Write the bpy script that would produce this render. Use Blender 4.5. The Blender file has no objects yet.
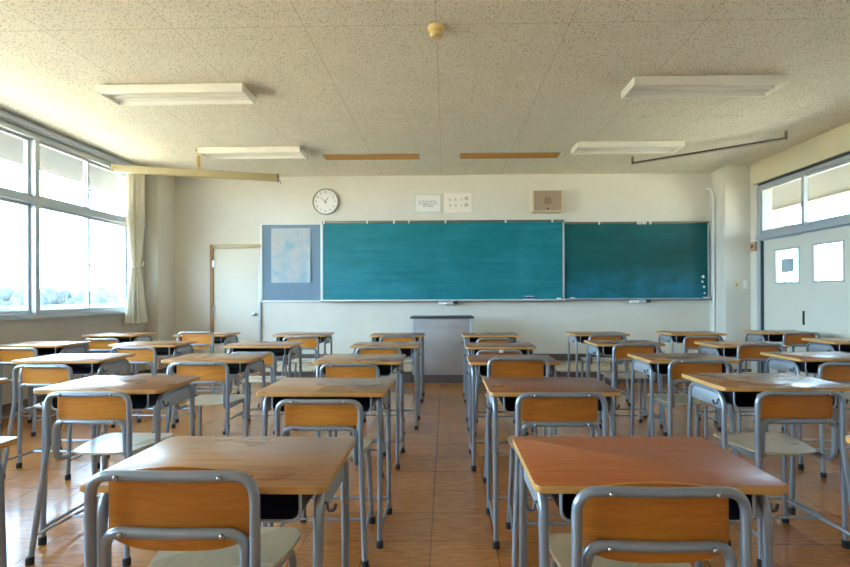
import bpy, bmesh, math, random
from mathutils import Vector, Matrix
R = random.Random(7)
SC = bpy.context.scene
C = SC.collection
PI = math.pi

# ------------------------------------------------------------------ room numbers (metres)
CAM_Z = 1.173
CEIL = 3.0
XL, XR = -4.38, 4.35          # window wall, corridor wall
YB, YR = 7.37, -2.2           # blackboard wall, rear wall

# ------------------------------------------------------------------ materials
def lin(c):
    return tuple(((v/255)/12.92 if v/255 <= .04045 else ((v/255+.055)/1.055)**2.4) for v in c) + (1,)

class NT:
    def __init__(s, name):
        s.m = bpy.data.materials.new(name); s.m.use_nodes = True
        s.t = s.m.node_tree; s.n = s.t.nodes
        s.b = s.n['Principled BSDF']
    def node(s, typ, **kw):
        n = s.n.new(typ)
        for k, v in kw.items():
            if hasattr(n, k) and k not in n.inputs: setattr(n, k, v)
            else: n.inputs[k].default_value = v
        return n
    def l(s, a, b): s.t.links.new(a, b)
    def coords(s, scale=(1,1,1), kind='Object', jitter=False):
        tc = s.node('ShaderNodeTexCoord'); mp = s.node('ShaderNodeMapping')
        mp.inputs['Scale'].default_value = scale
        out = tc.outputs[kind]
        if jitter:
            oi = s.node('ShaderNodeObjectInfo')
            mu = s.node('ShaderNodeVectorMath', operation='SCALE'); mu.inputs['Scale'].default_value = 3.7
            s.l(oi.outputs['Location'], mu.inputs[0])
            ad = s.node('ShaderNodeVectorMath', operation='ADD')
            s.l(out, ad.inputs[0]); s.l(mu.outputs[0], ad.inputs[1]); out = ad.outputs[0]
        s.l(out, mp.inputs['Vector']); return mp.outputs['Vector']
    def noise(s, vec, scale, detail=4, rough=.55, dist=0):
        n = s.node('ShaderNodeTexNoise'); n.inputs['Scale'].default_value = scale
        n.inputs['Detail'].default_value = detail; n.inputs['Roughness'].default_value = rough
        n.inputs['Distortion'].default_value = dist
        s.l(vec, n.inputs['Vector']); return n.outputs['Fac']
    def ramp(s, fac, stops):
        r = s.node('ShaderNodeValToRGB'); e = r.color_ramp.elements
        while len(e) < len(stops): e.new(.5)
        for i, (p, c) in enumerate(stops):
            e[i].position = p; e[i].color = c if len(c) == 4 else tuple(c)+(1,)
        s.l(fac, r.inputs[0]); return r.outputs[0]
    def mix(s, f, a, b, blend='MIX'):
        m = s.node('ShaderNodeMix', data_type='RGBA', blend_type=blend)
        for sock, v in ((m.inputs[0], f), (m.inputs[6], a), (m.inputs[7], b)):
            if isinstance(v, (int, float)) : sock.default_value = v
            elif isinstance(v, tuple): sock.default_value = v
            else: s.l(v, sock)
        return m.outputs[2]
    def bump(s, h, strength=.2, dist=.01):
        b = s.node('ShaderNodeBump'); b.inputs['Strength'].default_value = strength
        b.inputs['Distance'].default_value = dist
        s.l(h, b.inputs['Height']); s.l(b.outputs[0], s.b.inputs['Normal'])
    def set(s, col=None, rough=None, metal=None, spec=None):
        for k, v in (('Base Color', col), ('Roughness', rough), ('Metallic', metal), ('Specular IOR Level', spec)):
            if v is None: continue
            if isinstance(v, (int, float, tuple)): s.b.inputs[k].default_value = v
            else: s.l(v, s.b.inputs[k])
        return s

def plain(name, rgb, rough=.5, metal=0, spec=.5, var=.06, scale=6, bump=0):
    """slightly mottled single-colour surface"""
    t = NT(name); v = t.coords(jitter=True)
    f = t.noise(v, scale, 5)
    c = lin(rgb)
    a = tuple(x*(1-var) for x in c[:3])+(1,); b = tuple(min(1, x*(1+var)) for x in c[:3])+(1,)
    t.set(t.ramp(f, [(.3, a), (.7, b)]), rough, metal, spec)
    if bump: t.bump(t.noise(v, 90, 3), bump, .003)
    return t.m

def wood(name, dark, light, scale=(2.2, 26, 26), rough=.35, wear=None, spec=.5, coat=0):
    t = NT(name); v = t.coords(scale, jitter=True)
    f = t.noise(v, 2.2, 7, .62, .7)
    col = t.ramp(f, [(.28, lin(dark)), (.72, lin(light))])
    v2 = t.coords((1,1,1), jitter=True)
    big = t.noise(v2, 4.0, 1, .4)
    if wear:
        col = t.mix(t.ramp(big, [(.30, (0,0,0)), (.85, (.7,.7,.7))]), col, lin(wear))
    rr = t.ramp(big, [(.3, (rough-.03,)*3), (.7, (rough+.05,)*3)])
    t.set(col, rr, 0, spec)
    if coat: t.b.inputs['Coat Weight'].default_value = coat; t.b.inputs['Coat Roughness'].default_value = .16
    t.bump(f, .015, .002)
    return t.m

M = {}
# walls: painted concrete, cream
def wall_mat(name, rgb):
    t = NT(name); v = t.coords()
    f = t.noise(v, 1.6, 5, .6); g = t.noise(v, 60, 3)
    c = lin(rgb)
    t.set(t.ramp(f, [(.3, tuple(x*.93 for x in c[:3])), (.7, tuple(min(1, x*1.03) for x in c[:3]))]), .6, 0, .3)
    t.bump(g, .08, .003); return t.m
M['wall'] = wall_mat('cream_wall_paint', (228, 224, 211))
M['wall_shade'] = wall_mat('shaded_wall_paint', (196, 190, 178))  # darker copy of the wall paint, its backlit shade painted in
M['lintel'] = wall_mat('cream_lintel_paint', (232, 222, 190))

# ceiling: fissured acoustic board in 0.9 x 1.75 m sheets
t = NT('acoustic_ceiling_board'); v = t.coords()
vv = t.coords((78, 46, 1))
ds = t.noise(t.coords((1,1,1)), 14, 2)
vo = t.node('ShaderNodeTexVoronoi'); vo.inputs['Scale'].default_value = 1.0
dv = t.node('ShaderNodeVectorMath', operation='ADD')
nz = t.node('ShaderNodeTexNoise'); nz.inputs['Scale'].default_value = 20; t.l(v, nz.inputs['Vector'])
sc_ = t.node('ShaderNodeVectorMath', operation='SCALE'); sc_.inputs['Scale'].default_value = 1.6
t.l(nz.outputs['Color'], sc_.inputs[0]); t.l(vv, dv.inputs[0]); t.l(sc_.outputs[0], dv.inputs[1])
t.l(dv.outputs[0], vo.inputs['Vector'])
pit = t.ramp(vo.outputs['Distance'], [(.16, (1,1,1)), (.32, (0,0,0))])
br = t.node('ShaderNodeTexBrick', offset=0.0); br.inputs['Scale'].default_value = 1.0
br.inputs['Brick Width'].default_value = .9; br.inputs['Row Height'].default_value = 1.75
br.inputs['Mortar Size'].default_value = .0018; br.inputs['Mortar Smooth'].default_value = 0
mp = t.node('ShaderNodeMapping'); mp.inputs['Location'].default_value = (.06, .24, 0)
tc = t.node('ShaderNodeTexCoord'); t.l(tc.outputs['Object'], mp.inputs[0]); t.l(mp.outputs[0], br.inputs['Vector'])
base = t.ramp(t.noise(v, 3, 4), [(.3, lin((232, 225, 206))), (.7, lin((239, 233, 215)))])
col = t.mix(pit, base, lin((140, 130, 106)))
col = t.mix(br.outputs['Fac'], col, lin((178, 168, 144)))
t.set(col, .85, 0, .1)
inv = t.node('ShaderNodeInvert'); t.l(pit, inv.inputs['Color'])
t.bump(inv.outputs[0], .25, .004); M['ceiling'] = t.m

# floor: waxed wood-look vinyl tiles 0.303 m
t = NT('waxed_vinyl_tile'); 
tc = t.node('ShaderNodeTexCoord'); mp = t.node('ShaderNodeMapping'); mp.inputs['Location'].default_value = (.075, -.166, 0)
t.l(tc.outputs['Object'], mp.inputs[0])
br = t.node('ShaderNodeTexBrick', offset=0.0); br.inputs['Scale'].default_value = 1
br.inputs['Brick Width'].default_value = .303; br.inputs['Row Height'].default_value = .303
br.inputs['Mortar Size'].default_value = .0016; br.inputs['Mortar Smooth'].default_value = .1
br.inputs['Color1'].default_value = (0,0,0,1); br.inputs['Color2'].default_value = (1,1,1,1); br.inputs['Bias'].default_value = 0
t.l(mp.outputs[0], br.inputs['Vector'])
g = t.noise(t.coords((5, 34, 1)), 2.0, 6, .62, .4)
grain = t.ramp(g, [(.3, lin((166, 102, 46))), (.7, lin((212, 142, 72)))])
tint = t.mix(br.outputs['Color'], (.84,.84,.84,1), (1.06,1.04,1.0,1))
col = t.mix(1.0, grain, tint, 'MULTIPLY')
big = t.noise(t.coords(), .9, 2, .5)
col = t.mix(t.ramp(big, [(.4, (0,0,0)), (.85, (.3,.3,.3))]), col, lin((196, 146, 96)))
col = t.mix(br.outputs['Fac'], col, lin((92, 56, 30)))
t.set(col, t.ramp(t.noise(t.coords(), 1.6, 2), [(.3, (.18,)*3), (.75, (.28,)*3)]), 0, .55)
t.bump(t.noise(t.coords((6, 22, 1)), 2, 3), .05, .004); t.b.inputs['Coat Weight'].default_value = .22; t.b.inputs['Coat Roughness'].default_value = .10; M['floor'] = t.m

M['top_tan'] = wood('worn_tan_desktop', (132, 82, 44), (200, 144, 92), rough=.28, wear=(190, 146, 102), coat=.2, spec=.4)
M['top_orange'] = wood('orange_brown_desktop', (164, 86, 40), (188, 106, 54), rough=.42, coat=.1, spec=.35)
M['top_brown'] = wood('brown_desktop', (108, 64, 32), (170, 108, 62), rough=.28, wear=(168, 112, 66), coat=.2, spec=.4)
M['top_red'] = wood('reddish_brown_desktop', (108, 52, 28), (168, 92, 50), rough=.30, coat=.2, spec=.4)
M['edge'] = wood('beech_edge_band', (200, 142, 70), (226, 172, 100), (9, 9, 60), .4)
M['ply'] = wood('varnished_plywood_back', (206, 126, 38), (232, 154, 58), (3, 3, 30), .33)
M['ply_shade'] = wood('shaded_plywood_back', (180, 102, 28), (208, 128, 42), (3, 3, 30), .33)  # darker copy of the plywood, backlit shade put into the colour
M['seat'] = wood('pale_plywood_seat', (194, 172, 136), (206, 185, 150), (30, 4, 1), .28, coat=.35)
M['tube'] = plain('silver_grey_painted_tube', (156, 162, 170), .30, .5, .5, .05)
M['hook_steel'] = plain('dark_hook_steel', (92, 92, 94), .4, .6)
M['steel'] = plain('bright_bolt_steel', (190, 190, 188), .25, .9)
M['panel'] = plain('grey_sheet_metal', (176, 184, 190), .4, .35, .5)
M['tray'] = plain('dark_navy_tray', (34, 38, 52), .42, 0, .5)
M['rubber'] = plain('dark_rubber', (52, 50, 52), .7)
M['alu'] = plain('window_aluminium', (186, 194, 200), .4, .2, .5, .03)
M['gap_shadow'] = plain('painted_gap_shadow', (70, 76, 82), .5, .2)
M['white'] = plain('white_enamel', (238, 238, 232), .4, 0, .5, .02)
M['lampwhite'] = plain('white_lamp_housing', (240, 236, 222), .42, 0, .5, .02)
M['tubeglass'] = plain('unlit_lamp_tube', (244, 242, 236), .2, 0, .5, .01)
M['door'] = plain('cream_door_paint', (226, 226, 212), .45, 0, .4, .02, 2)
M['doorback'] = plain('cream_back_door_paint', (232, 228, 212), .6, 0, .4, .02, 2)
M['brown'] = wood('brown_wood_jamb', (150, 108, 60), (178, 134, 84), (26, 26, 3), .5)
M['slot'] = wood('amber_wood_board', (190, 126, 28), (216, 152, 50), (3, 30, 30), .5)
M['base'] = plain('dark_brown_baseboard', (104, 92, 86), .45)
M['plat_front'] = plain('platform_dark_kickboard', (112, 98, 96), .45)
M['plat_top'] = wood('platform_glare_boards', (190, 168, 136), (214, 196, 166), (2, 22, 2), .3)  # pale tone carries the grazing reflection on the deck
M['podium'] = plain('grey_laminate', (176, 174, 172), .4, .1, .5, .10, 3.0)
M['podium_top'] = plain('charcoal_laminate', (64, 62, 64), .4)
M['cork'] = plain('blue_grey_felt', (124, 148, 166), .85, 0, .2, .05, 40)
M['paper'] = plain('white_paper', (240, 240, 236), .7, 0, .2, .015)
M['paper_cream'] = plain('cream_paper', (244, 238, 226), .7, 0, .2, .015)
M['sleeve'] = plain('pale_green_sleeve', (214, 224, 206), .5, 0, .3, .02)
M['ink'] = plain('grey_ink', (88, 86, 88), .7)
M['speaker'] = plain('taupe_speaker_cloth', (176, 152, 128), .8, 0, .2, .05, 60)
M['speaker_case'] = plain('cream_speaker_case', (222, 208, 174), .5)
M['speaker_mesh'] = plain('darker_taupe_grille', (150, 128, 106), .85, 0, .2, .08, 120)
M['beige'] = plain('beige_enamel_tube', (190, 172, 128), .38, .1)
M['brass'] = plain('brass', (196, 160, 92), .35, .6)
M['dark_olive'] = plain('dark_olive_rail', (84, 76, 58), .45, .2)
M['rail_light'] = plain('dull_steel_rail', (186, 178, 158), .4, .3)
M['olive'] = plain('olive_grey_rail', (128, 120, 100), .4, .4)
M['detector'] = plain('aged_cream_plastic', (232, 206, 140), .45)
M['rim'] = plain('grey_clock_rim', (176, 168, 156), .4, 0)
M['black'] = plain('near_black', (28, 28, 30), .5)
M['eraser'] = plain('blue_eraser', (52, 84, 140), .7)
M['chalk'] = plain('chalk_white', (240, 240, 236), .9)
M['notice'] = plain('blue_grey_notice', (172, 196, 204), .6)
M['switchc'] = plain('aged_switch_plate', (222, 214, 180), .4)
M['tan_box'] = plain('tan_plastic', (188, 150, 116), .5)
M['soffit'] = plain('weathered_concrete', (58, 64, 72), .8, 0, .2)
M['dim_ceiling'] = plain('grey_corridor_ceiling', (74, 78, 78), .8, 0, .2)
M['veranda'] = plain('pale_veranda_concrete', (168, 170, 170), .8, 0, .2)
M['leaf'] = plain('hazy_foliage', (48, 60, 68), .9, 0, .1, .45, .8)
M['earth'] = plain('pale_ground', (196, 180, 150), .9, 0, .1)

# curtain: cream cloth, slightly translucent
t = NT('cream_curtain_cloth'); v = t.coords((1,1,1))
f = t.noise(v, 40, 3)
t.set(t.ramp(f, [(.3, lin((236, 230, 214))), (.7, lin((244, 240, 228)))]), .85, 0, .15)
tr = t.node('ShaderNodeBsdfTranslucent'); tr.inputs['Color'].default_value = lin((236, 230, 214))
mx = t.node('ShaderNodeMixShader'); mx.inputs[0].default_value = .22
out = t.n['Material Output']
t.l(t.b.outputs[0], mx.inputs[1]); t.l(tr.outputs[0], mx.inputs[2]); t.l(mx.outputs[0], out.inputs['Surface'])
M['curtain'] = t.m

# window glass: clear sheet, fresnel reflection
t = NT('clear_window_glass'); t.n.remove(t.b)
tp = t.node('ShaderNodeBsdfTransparent'); tp.inputs[0].default_value = (.97, .985, .985, 1)
gl = t.node('ShaderNodeBsdfGlossy'); gl.inputs['Roughness'].default_value = .02
lw = t.node('ShaderNodeLayerWeight'); lw.inputs['Blend'].default_value = .5
pw = t.node('ShaderNodeMath', operation='POWER'); pw.inputs[1].default_value = 4; t.l(lw.outputs['Facing'], pw.inputs[0])
ml = t.node('ShaderNodeMath', operation='MULTIPLY_ADD'); ml.inputs[1].default_value = .5; ml.inputs[2].default_value = .03; t.l(pw.outputs[0], ml.inputs[0])
mx = t.node('ShaderNodeMixShader'); t.l(ml.outputs[0], mx.inputs[0])
t.l(tp.outputs[0], mx.inputs[1]); t.l(gl.outputs[0], mx.inputs[2]); t.l(mx.outputs[0], t.n['Material Output'].inputs[0])
M['glass'] = t.m

# chalkboard: green enamel, chalk dust; window glare put into the main board's lighter colour
def board_mat(name, rgb, dust_glare, amount, streak):
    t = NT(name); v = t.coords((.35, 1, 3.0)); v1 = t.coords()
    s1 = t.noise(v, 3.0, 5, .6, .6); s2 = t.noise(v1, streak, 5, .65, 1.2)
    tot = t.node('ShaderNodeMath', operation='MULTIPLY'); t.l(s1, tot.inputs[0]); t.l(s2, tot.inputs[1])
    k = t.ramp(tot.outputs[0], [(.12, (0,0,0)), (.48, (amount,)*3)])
    col = t.mix(k, lin(rgb), lin(dust_glare))
    if name.startswith('dark'):      # broad eraser smears low on the board
        n1 = t.noise(t.coords((1.0, 1, 1.6)), 2.4, 3, .45, .8); n2 = t.noise(t.coords((3, 1, 3)), 3.0, 4, .6)
        pm = t.node('ShaderNodeMath', operation='MULTIPLY_ADD'); pm.inputs[1].default_value = .3; t.l(n2, pm.inputs[0]); t.l(n1, pm.inputs[2])
        pch = t.ramp(pm.outputs[0], [(.48, (.1,.1,.1)), (.76, (1,1,1))])
        sx = t.node('ShaderNodeSeparateXYZ'); t.l(v1, sx.inputs[0])
        low = t.ramp(sx.outputs['Z'], [(.22, (.62,.62,.62)), (.52, (0,0,0))])
        sm = t.mix(1.0, pch, low, 'MULTIPLY')
        col = t.mix(sm, col, lin((24, 128, 160)))
    t.set(col, .42, 0, .35); return t.m
M['board_main'] = board_mat('glare_teal_chalkboard', (8, 116, 124), (56, 164, 186), .55, 1.3)  # same enamel as the side board, lightened by painted glare
M['board_side'] = board_mat('dark_green_chalkboard', (2, 84, 80), (36, 128, 140), .4, 1.7)

# map poster: pale seas and pinkish land
t = NT('faded_map_print'); v = t.coords()
f = t.noise(v, 2.6, 7, .58, .5); g = t.noise(v, 16, 4)
col = t.ramp(f, [(.32, lin((196, 232, 242))), (.43, lin((224, 243, 247))), (.52, lin((246, 249, 249))), (.70, lin((250, 246, 242)))])
col = t.mix(t.ramp(g, [(.5, (0,0,0)), (.62, (.15,.15,.15))]), col, lin((176, 198, 206)))
t.set(col, .5, 0, .3); M['map'] = t.m

# ------------------------------------------------------------------ mesh helpers
def link(name, bm, mat, parent=None, loc=None, smooth=True):
    me = bpy.data.meshes.new(name); bmesh.ops.recalc_face_normals(bm, faces=bm.faces)
    bm.to_mesh(me); bm.free()
    for m in (mat if isinstance(mat, (list, tuple)) else [mat]): me.materials.append(M[m])
    o = bpy.data.objects.new(name, me); C.objects.link(o)
    if parent: o.parent = parent
    if loc: o.location = loc
    if smooth:
        for p in me.polygons: p.use_smooth = True
        try: me.set_sharp_from_angle(angle=math.radians(38))
        except Exception: pass
    return o

def box(bm, x0, x1, y0, y1, z0, z1, bev=0, seg=2, mi=0):
    vs = [bm.verts.new(p) for p in ((x0,y0,z0),(x1,y0,z0),(x1,y1,z0),(x0,y1,z0),(x0,y0,z1),(x1,y0,z1),(x1,y1,z1),(x0,y1,z1))]
    fs = [bm.faces.new([vs[i] for i in q]) for q in ((3,2,1,0),(4,5,6,7),(0,1,5,4),(1,2,6,5),(2,3,7,6),(3,0,4,7))]
    for f in fs: f.material_index = mi
    if bev:
        es = list({e for f in fs for e in f.edges})
        bmesh.ops.bevel(bm, geom=es, offset=bev, segments=seg, profile=.5, affect='EDGES')

def fillet(pts, radii, n=6):
    """round the inner corners of a polyline"""
    out = [Vector(pts[0])]
    for i in range(1, len(pts)-1):
        p, a, b = Vector(pts[i]), Vector(pts[i-1]), Vector(pts[i+1])
        r = radii[i-1] if isinstance(radii, (list, tuple)) else radii
        if not r: out.append(p); continue
        d1, d2 = (a-p).normalized(), (b-p).normalized()
        ang = d1.angle(d2)
        tl = min(r/math.tan(ang/2), (a-p).length*.49 if i > 1 else (a-p).length*.9, (b-p).length*.49 if i < len(pts)-2 else (b-p).length*.9)
        s, e = p+d1*tl, p+d2*tl
        for k in range(n+1):
            u = k/n
            out.append(s*(1-u)**2 + p*2*u*(1-u) + e*u*u)
    out.append(Vector(pts[-1])); return out

def tube(bm, pts, r, n=10, caps=True, mi=0):
    pts = [Vector(p) for p in pts]; rings = []
    T = (pts[1]-pts[0]).normalized()
    U = T.orthogonal().normalized()
    for i, p in enumerate(pts):
        if 0 < i < len(pts)-1: nt = ((pts[i+1]-p).normalized()+(p-pts[i-1]).normalized()).normalized()
        elif i: nt = (p-pts[i-1]).normalized()
        else: nt = T
        q = T.rotation_difference(nt); U = (q @ U); U = (U - nt*U.dot(nt)).normalized(); T = nt
        W = T.cross(U)
        rings.append([bm.verts.new(p + (U*math.cos(2*PI*k/n)+W*math.sin(2*PI*k/n))*r) for k in range(n)])
    for a, b in zip(rings, rings[1:]):
        for k in range(n):
            f = bm.faces.new((a[k], a[(k+1)%n], b[(k+1)%n], b[k])); f.material_index = mi
    if caps:
        bm.faces.new(rings[0][::-1]).material_index = mi; bm.faces.new(rings[-1]).material_index = mi

def lathe(bm, prof, n=32, axis='z', off=(0,0,0), mi=0):
    """prof: (radius, height) pairs; spun about z, then turned to face -y when axis == 'y'"""
    rings = []; off = Vector(off)
    def P(r, h, k):
        a = 2*PI*k/n
        v = Vector((r*math.cos(a), r*math.sin(a), h))
        if axis == 'y': v = Vector((v.x, -v.z, v.y))
        if axis == 'x': v = Vector((v.z, v.x, v.y))
        return bm.verts.new(v+off)
    for r, h in prof: rings.append([P(max(r, 1e-5), h, k) for k in range(n)])
    for a, b in zip(rings, rings[1:]):
        for k in range(n): bm.faces.new((a[k], a[(k+1)%n], b[(k+1)%n], b[k])).material_index = mi
    bm.faces.new(rings[0][::-1]).material_index = mi; bm.faces.new(rings[-1]).material_index = mi

def sheet(bm, outline, z0, z1, bev=0, mi_side=0, mi_top=0):
    a = [bm.verts.new((x, y, z0)) for x, y in outline]; b = [bm.verts.new((x, y, z1)) for x, y in outline]
    f0 = bm.faces.new(a[::-1]); f1 = bm.faces.new(b); f0.material_index = f1.material_index = mi_top
    n = len(a)
    for k in range(n): bm.faces.new((a[k], a[(k+1)%n], b[(k+1)%n], b[k])).material_index = mi_side
    if bev:
        es = list(f1.edges)+list(f0.edges)
        bmesh.ops.bevel(bm, geom=es, offset=bev, segments=2, profile=.5, affect='EDGES')

def rrect(w, d, r, n=5):
    pts = []
    for cx, cy, a0 in ((w-r, d-r, 0), (-w+r, d-r, PI/2), (-w+r, -d+r, PI), (w-r, -d+r, 1.5*PI)):
        for k in range(n+1):
            a = a0+PI/2*k/n; pts.append((cx+r*math.cos(a), cy+r*math.sin(a)))
    return pts

def tag(o, label, cat, group=None, kind=None):
    o['label'] = label; o['category'] = cat
    if group: o['group'] = group
    if kind: o['kind'] = kind
    return o
def empty(name, loc=(0,0,0)):
    o = bpy.data.objects.new(name, None); C.objects.link(o); o.location = loc; o.empty_display_size = .1; return o
def struct(o, label=None, cat=None):
    o['kind'] = 'structure'
    if label: o['label'] = label; o['category'] = cat
    return o
NB = bmesh.new
def copy_tree(o, parent=None):
    c = o.copy(); C.objects.link(c)
    if parent: c.parent = parent
    for ch in list(KIDS.get(o.name, [])): copy_tree(ch, c)
    return c
KIDS = {}
def index_kids(root):
    for o in C.objects:
        if o.parent: KIDS.setdefault(o.parent.name, [])
    for o in list(C.objects):
        if o.parent and o not in KIDS[o.parent.name]: KIDS[o.parent.name].append(o)

# ------------------------------------------------------------------ room shell
bm = NB(); box(bm, XL-.2, XR+.2, YR-.2, YB+.2, -.15, 0); struct(link('floor', bm, 'floor', smooth=False), 'brown waxed tile floor of the classroom', 'floor')
bm = NB(); box(bm, XL-.2, XR+.2, YR-.2, YB+.2, CEIL, CEIL+.15); struct(link('ceiling', bm, 'ceiling', smooth=False), 'fissured cream acoustic board ceiling', 'ceiling')
bm = NB(); box(bm, XL-.2, XR+.2, YB, YB+.2, 0, CEIL); struct(link('wall_back', bm, 'wall', smooth=False), 'cream wall behind the chalkboards', 'wall')
bm = NB(); box(bm, XL-.2, XR+.2, YR-.2, YR, 0, CEIL); struct(link('wall_rear', bm, 'wall', smooth=False), 'cream rear wall', 'wall')
SILL, WTOP = .945, 2.90
WIN = [6.62-1.55*k for k in range(6)]          # window unit boundaries along y, 6.62 ... -1.13
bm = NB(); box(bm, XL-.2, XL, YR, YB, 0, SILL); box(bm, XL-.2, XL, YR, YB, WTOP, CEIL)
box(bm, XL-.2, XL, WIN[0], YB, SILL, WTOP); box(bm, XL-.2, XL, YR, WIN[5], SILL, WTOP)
struct(link('wall_left', bm, 'wall_shade', smooth=False), 'shade-greyed wall under and around the tall windows', 'wall')
D0, D1, DH = 5.12, 6.79, 1.90                         # sliding doors along y, head height
bm = NB(); box(bm, XR, XR+.2, D1+.03, YB, 0, CEIL); box(bm, XR, XR+.2, YR, D0-.9, 0, CEIL)
box(bm, XR, XR+.2, D0-.9, D1+.03, 2.70, CEIL); box(bm, XR, XR+.2, D0-.9, D0-.06, 0, DH+.09)
struct(link('wall_right', bm, 'wall', smooth=False), 'cream corridor wall with sliding doors', 'wall')
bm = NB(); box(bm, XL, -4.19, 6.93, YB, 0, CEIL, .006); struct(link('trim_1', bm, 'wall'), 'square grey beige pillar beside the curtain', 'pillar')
bm = NB(); box(bm, 3.985, XR, 6.96, YB, 0, CEIL, .006); box(bm, XR-.01, XR, D1+.03, 6.96, 0, CEIL)
struct(link('trim_2', bm, 'wall'), 'square cream pillar beside the dark green chalkboard', 'pillar')
bm = NB(); box(bm, 4.31, XR, D0-1.6, 6.88, 2.70, CEIL, .004); struct(link('trim_3', bm, 'lintel'), 'cream beam above the sliding doors', 'beam')
# baseboards
bm = NB(); box(bm, -2.80, 3.985, YB-.015, YB, .166, .268); struct(link('baseboard_back', bm, 'base', smooth=False))
bm = NB(); box(bm, XL, XL+.012, YR, 6.93, 0, .1); box(bm, XL, -4.178, 6.918, 6.93, 0, .1); box(bm, -4.19, -4.178, 6.93, YB, 0, .1)
box(bm, -4.19, -3.64, YB-.012, YB, 0, .1)
struct(link('baseboard_left', bm, 'base', smooth=False))
bm = NB(); box(bm, 3.973, XR, 6.948, 6.96, 0, .1); box(bm, 3.973, 3.985, 6.96, YB, 0, .1)
box(bm, XR-.012, XR, YR, D0-.07, 0, .1)
struct(link('baseboard_right', bm, 'base', smooth=False))

# ------------------------------------------------------------------ window wall
def frame_rect(bm, x0, x1, y0, y1, z0, z1, w, wz=None):
    wz = wz or w
    box(bm, x0, x1, y0, y0+w, z0, z1); box(bm, x0, x1, y1-w, y1, z0, z1)
    box(bm, x0, x1, y0+w, y1-w, z0, z0+wz); box(bm, x0, x1, y0+w, y1-w, z1-wz, z1)
for k in range(5):
    y1, y0 = WIN[k], WIN[k+1]
    bm = NB()
    frame_rect(bm, XL-.12, XL+.012, y0, y1, SILL, WTOP, .028, .048)
    box(bm, XL-.10, XL+.016, y0, y1, 2.158, 2.232)
    box(bm, XL-.02, XL+.035, y0, y1, SILL-.01, SILL+.02)
    w = struct(link('window_%d' % (k+1), bm, 'alu', smooth=False), 'tall aluminium sliding window number %d counted from the curtain' % (k+1), 'window')
    ym = (y0+y1)/2
    for zi, (z0, z1) in enumerate(((SILL+.048, 2.158), (2.232, WTOP-.048))):
        for s, (a, b, x) in enumerate(((y0+.028, ym+.016, XL-.03), (ym-.016, y1-.028, XL-.062))):
            bm = NB(); frame_rect(bm, x-.013, x+.013, a, b, z0, z1, .026, .03)
            sh = link('sash', bm, 'alu', w, smooth=False)
            bm = NB(); box(bm, x-.003, x+.003, a+.022, b-.022, z0+.025, z1-.025)
            link('pane', bm, 'glass', sh, smooth=False)
        bm = NB(); zz = (z0+z1)/2-.02 if zi == 0 else z0+.24
        lathe(bm, [(.0, 0), (.020, 0), (.020, .012), (.012, .02), (0, .02)], 14, 'x', (XL-.017, ym, zz))
        box(bm, XL-.01, XL+.002, ym-.008, ym+.008, zz-.01, zz+.05, .003)
        link('latch', bm, 'steel', w)
# curtain track under the ceiling
bm = NB(); box(bm, XL, XL+.075, YR+.1, 6.90, 2.925, 2.985, .006); box(bm, XL+.02, XL+.055, YR+.1, 6.88, 2.915, 2.93)
o = link('curtain_track', bm, 'alu'); tag(o, 'long grey curtain track running along the top of the windows', 'curtain track')
# curtain, gathered and tied
def curtain_bm():
    bm = NB(); cx, cy = -4.27, 6.55; N = 120; rows = []
    zs = [2.90-.06*i for i in range(36)]
    for z in zs:
        z = max(z, .80); u = (2.915-z)/2.115
        d = abs(z-1.575)
        waist = .46+.54*min(1, (d/.60))**.9 if z > 1.575 else .46+.74*min(1, d/.75)**.8
        if z > 2.2: waist = 1.0
        row = []
        for k in range(N):
            a = 2*PI*k/N
            wav = 1+.42*math.sin(a*11+.5*math.sin(3*u*PI))+.06*math.sin(a*5+1+u*2)
            row.append(bm.verts.new((cx+.062*waist*wav*math.cos(a), cy+.115*waist*wav*math.sin(a), z)))
        rows.append(row)
    for a, b in zip(rows, rows[1:]):
        for k in range(N): bm.faces.new((a[k], a[(k+1)%N], b[(k+1)%N], b[k]))
    return bm
cu = link('curtain', curtain_bm(), 'curtain'); tag(cu, 'gathered cream curtain tied back at the end of the windows beside the pillar', 'curtain')
bm = NB()
tube(bm, [(-4.27+.040*math.cos(a), 6.55+.072*math.sin(a), 1.575+.012*math.sin(a)) for a in [2*PI*k/24 for k in range(25)]], .016, 8, False)
tube(bm, fillet([(-4.235, 6.59, 1.58), (-4.215, 6.63, 1.60), (-4.225, 6.66, 1.66), (-4.24, 6.64, 1.60)], .02), .010, 8)
link('tieback', bm, 'curtain', cu)
bm = NB()
for k in range(7): tube(bm, [(-4.28+.03*math.cos(k), 6.46+.032*k, 2.885), (-4.345, 6.46+.032*k, 2.912)], .004, 6)
link('curtain_hooks', bm, 'steel', cu)

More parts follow.
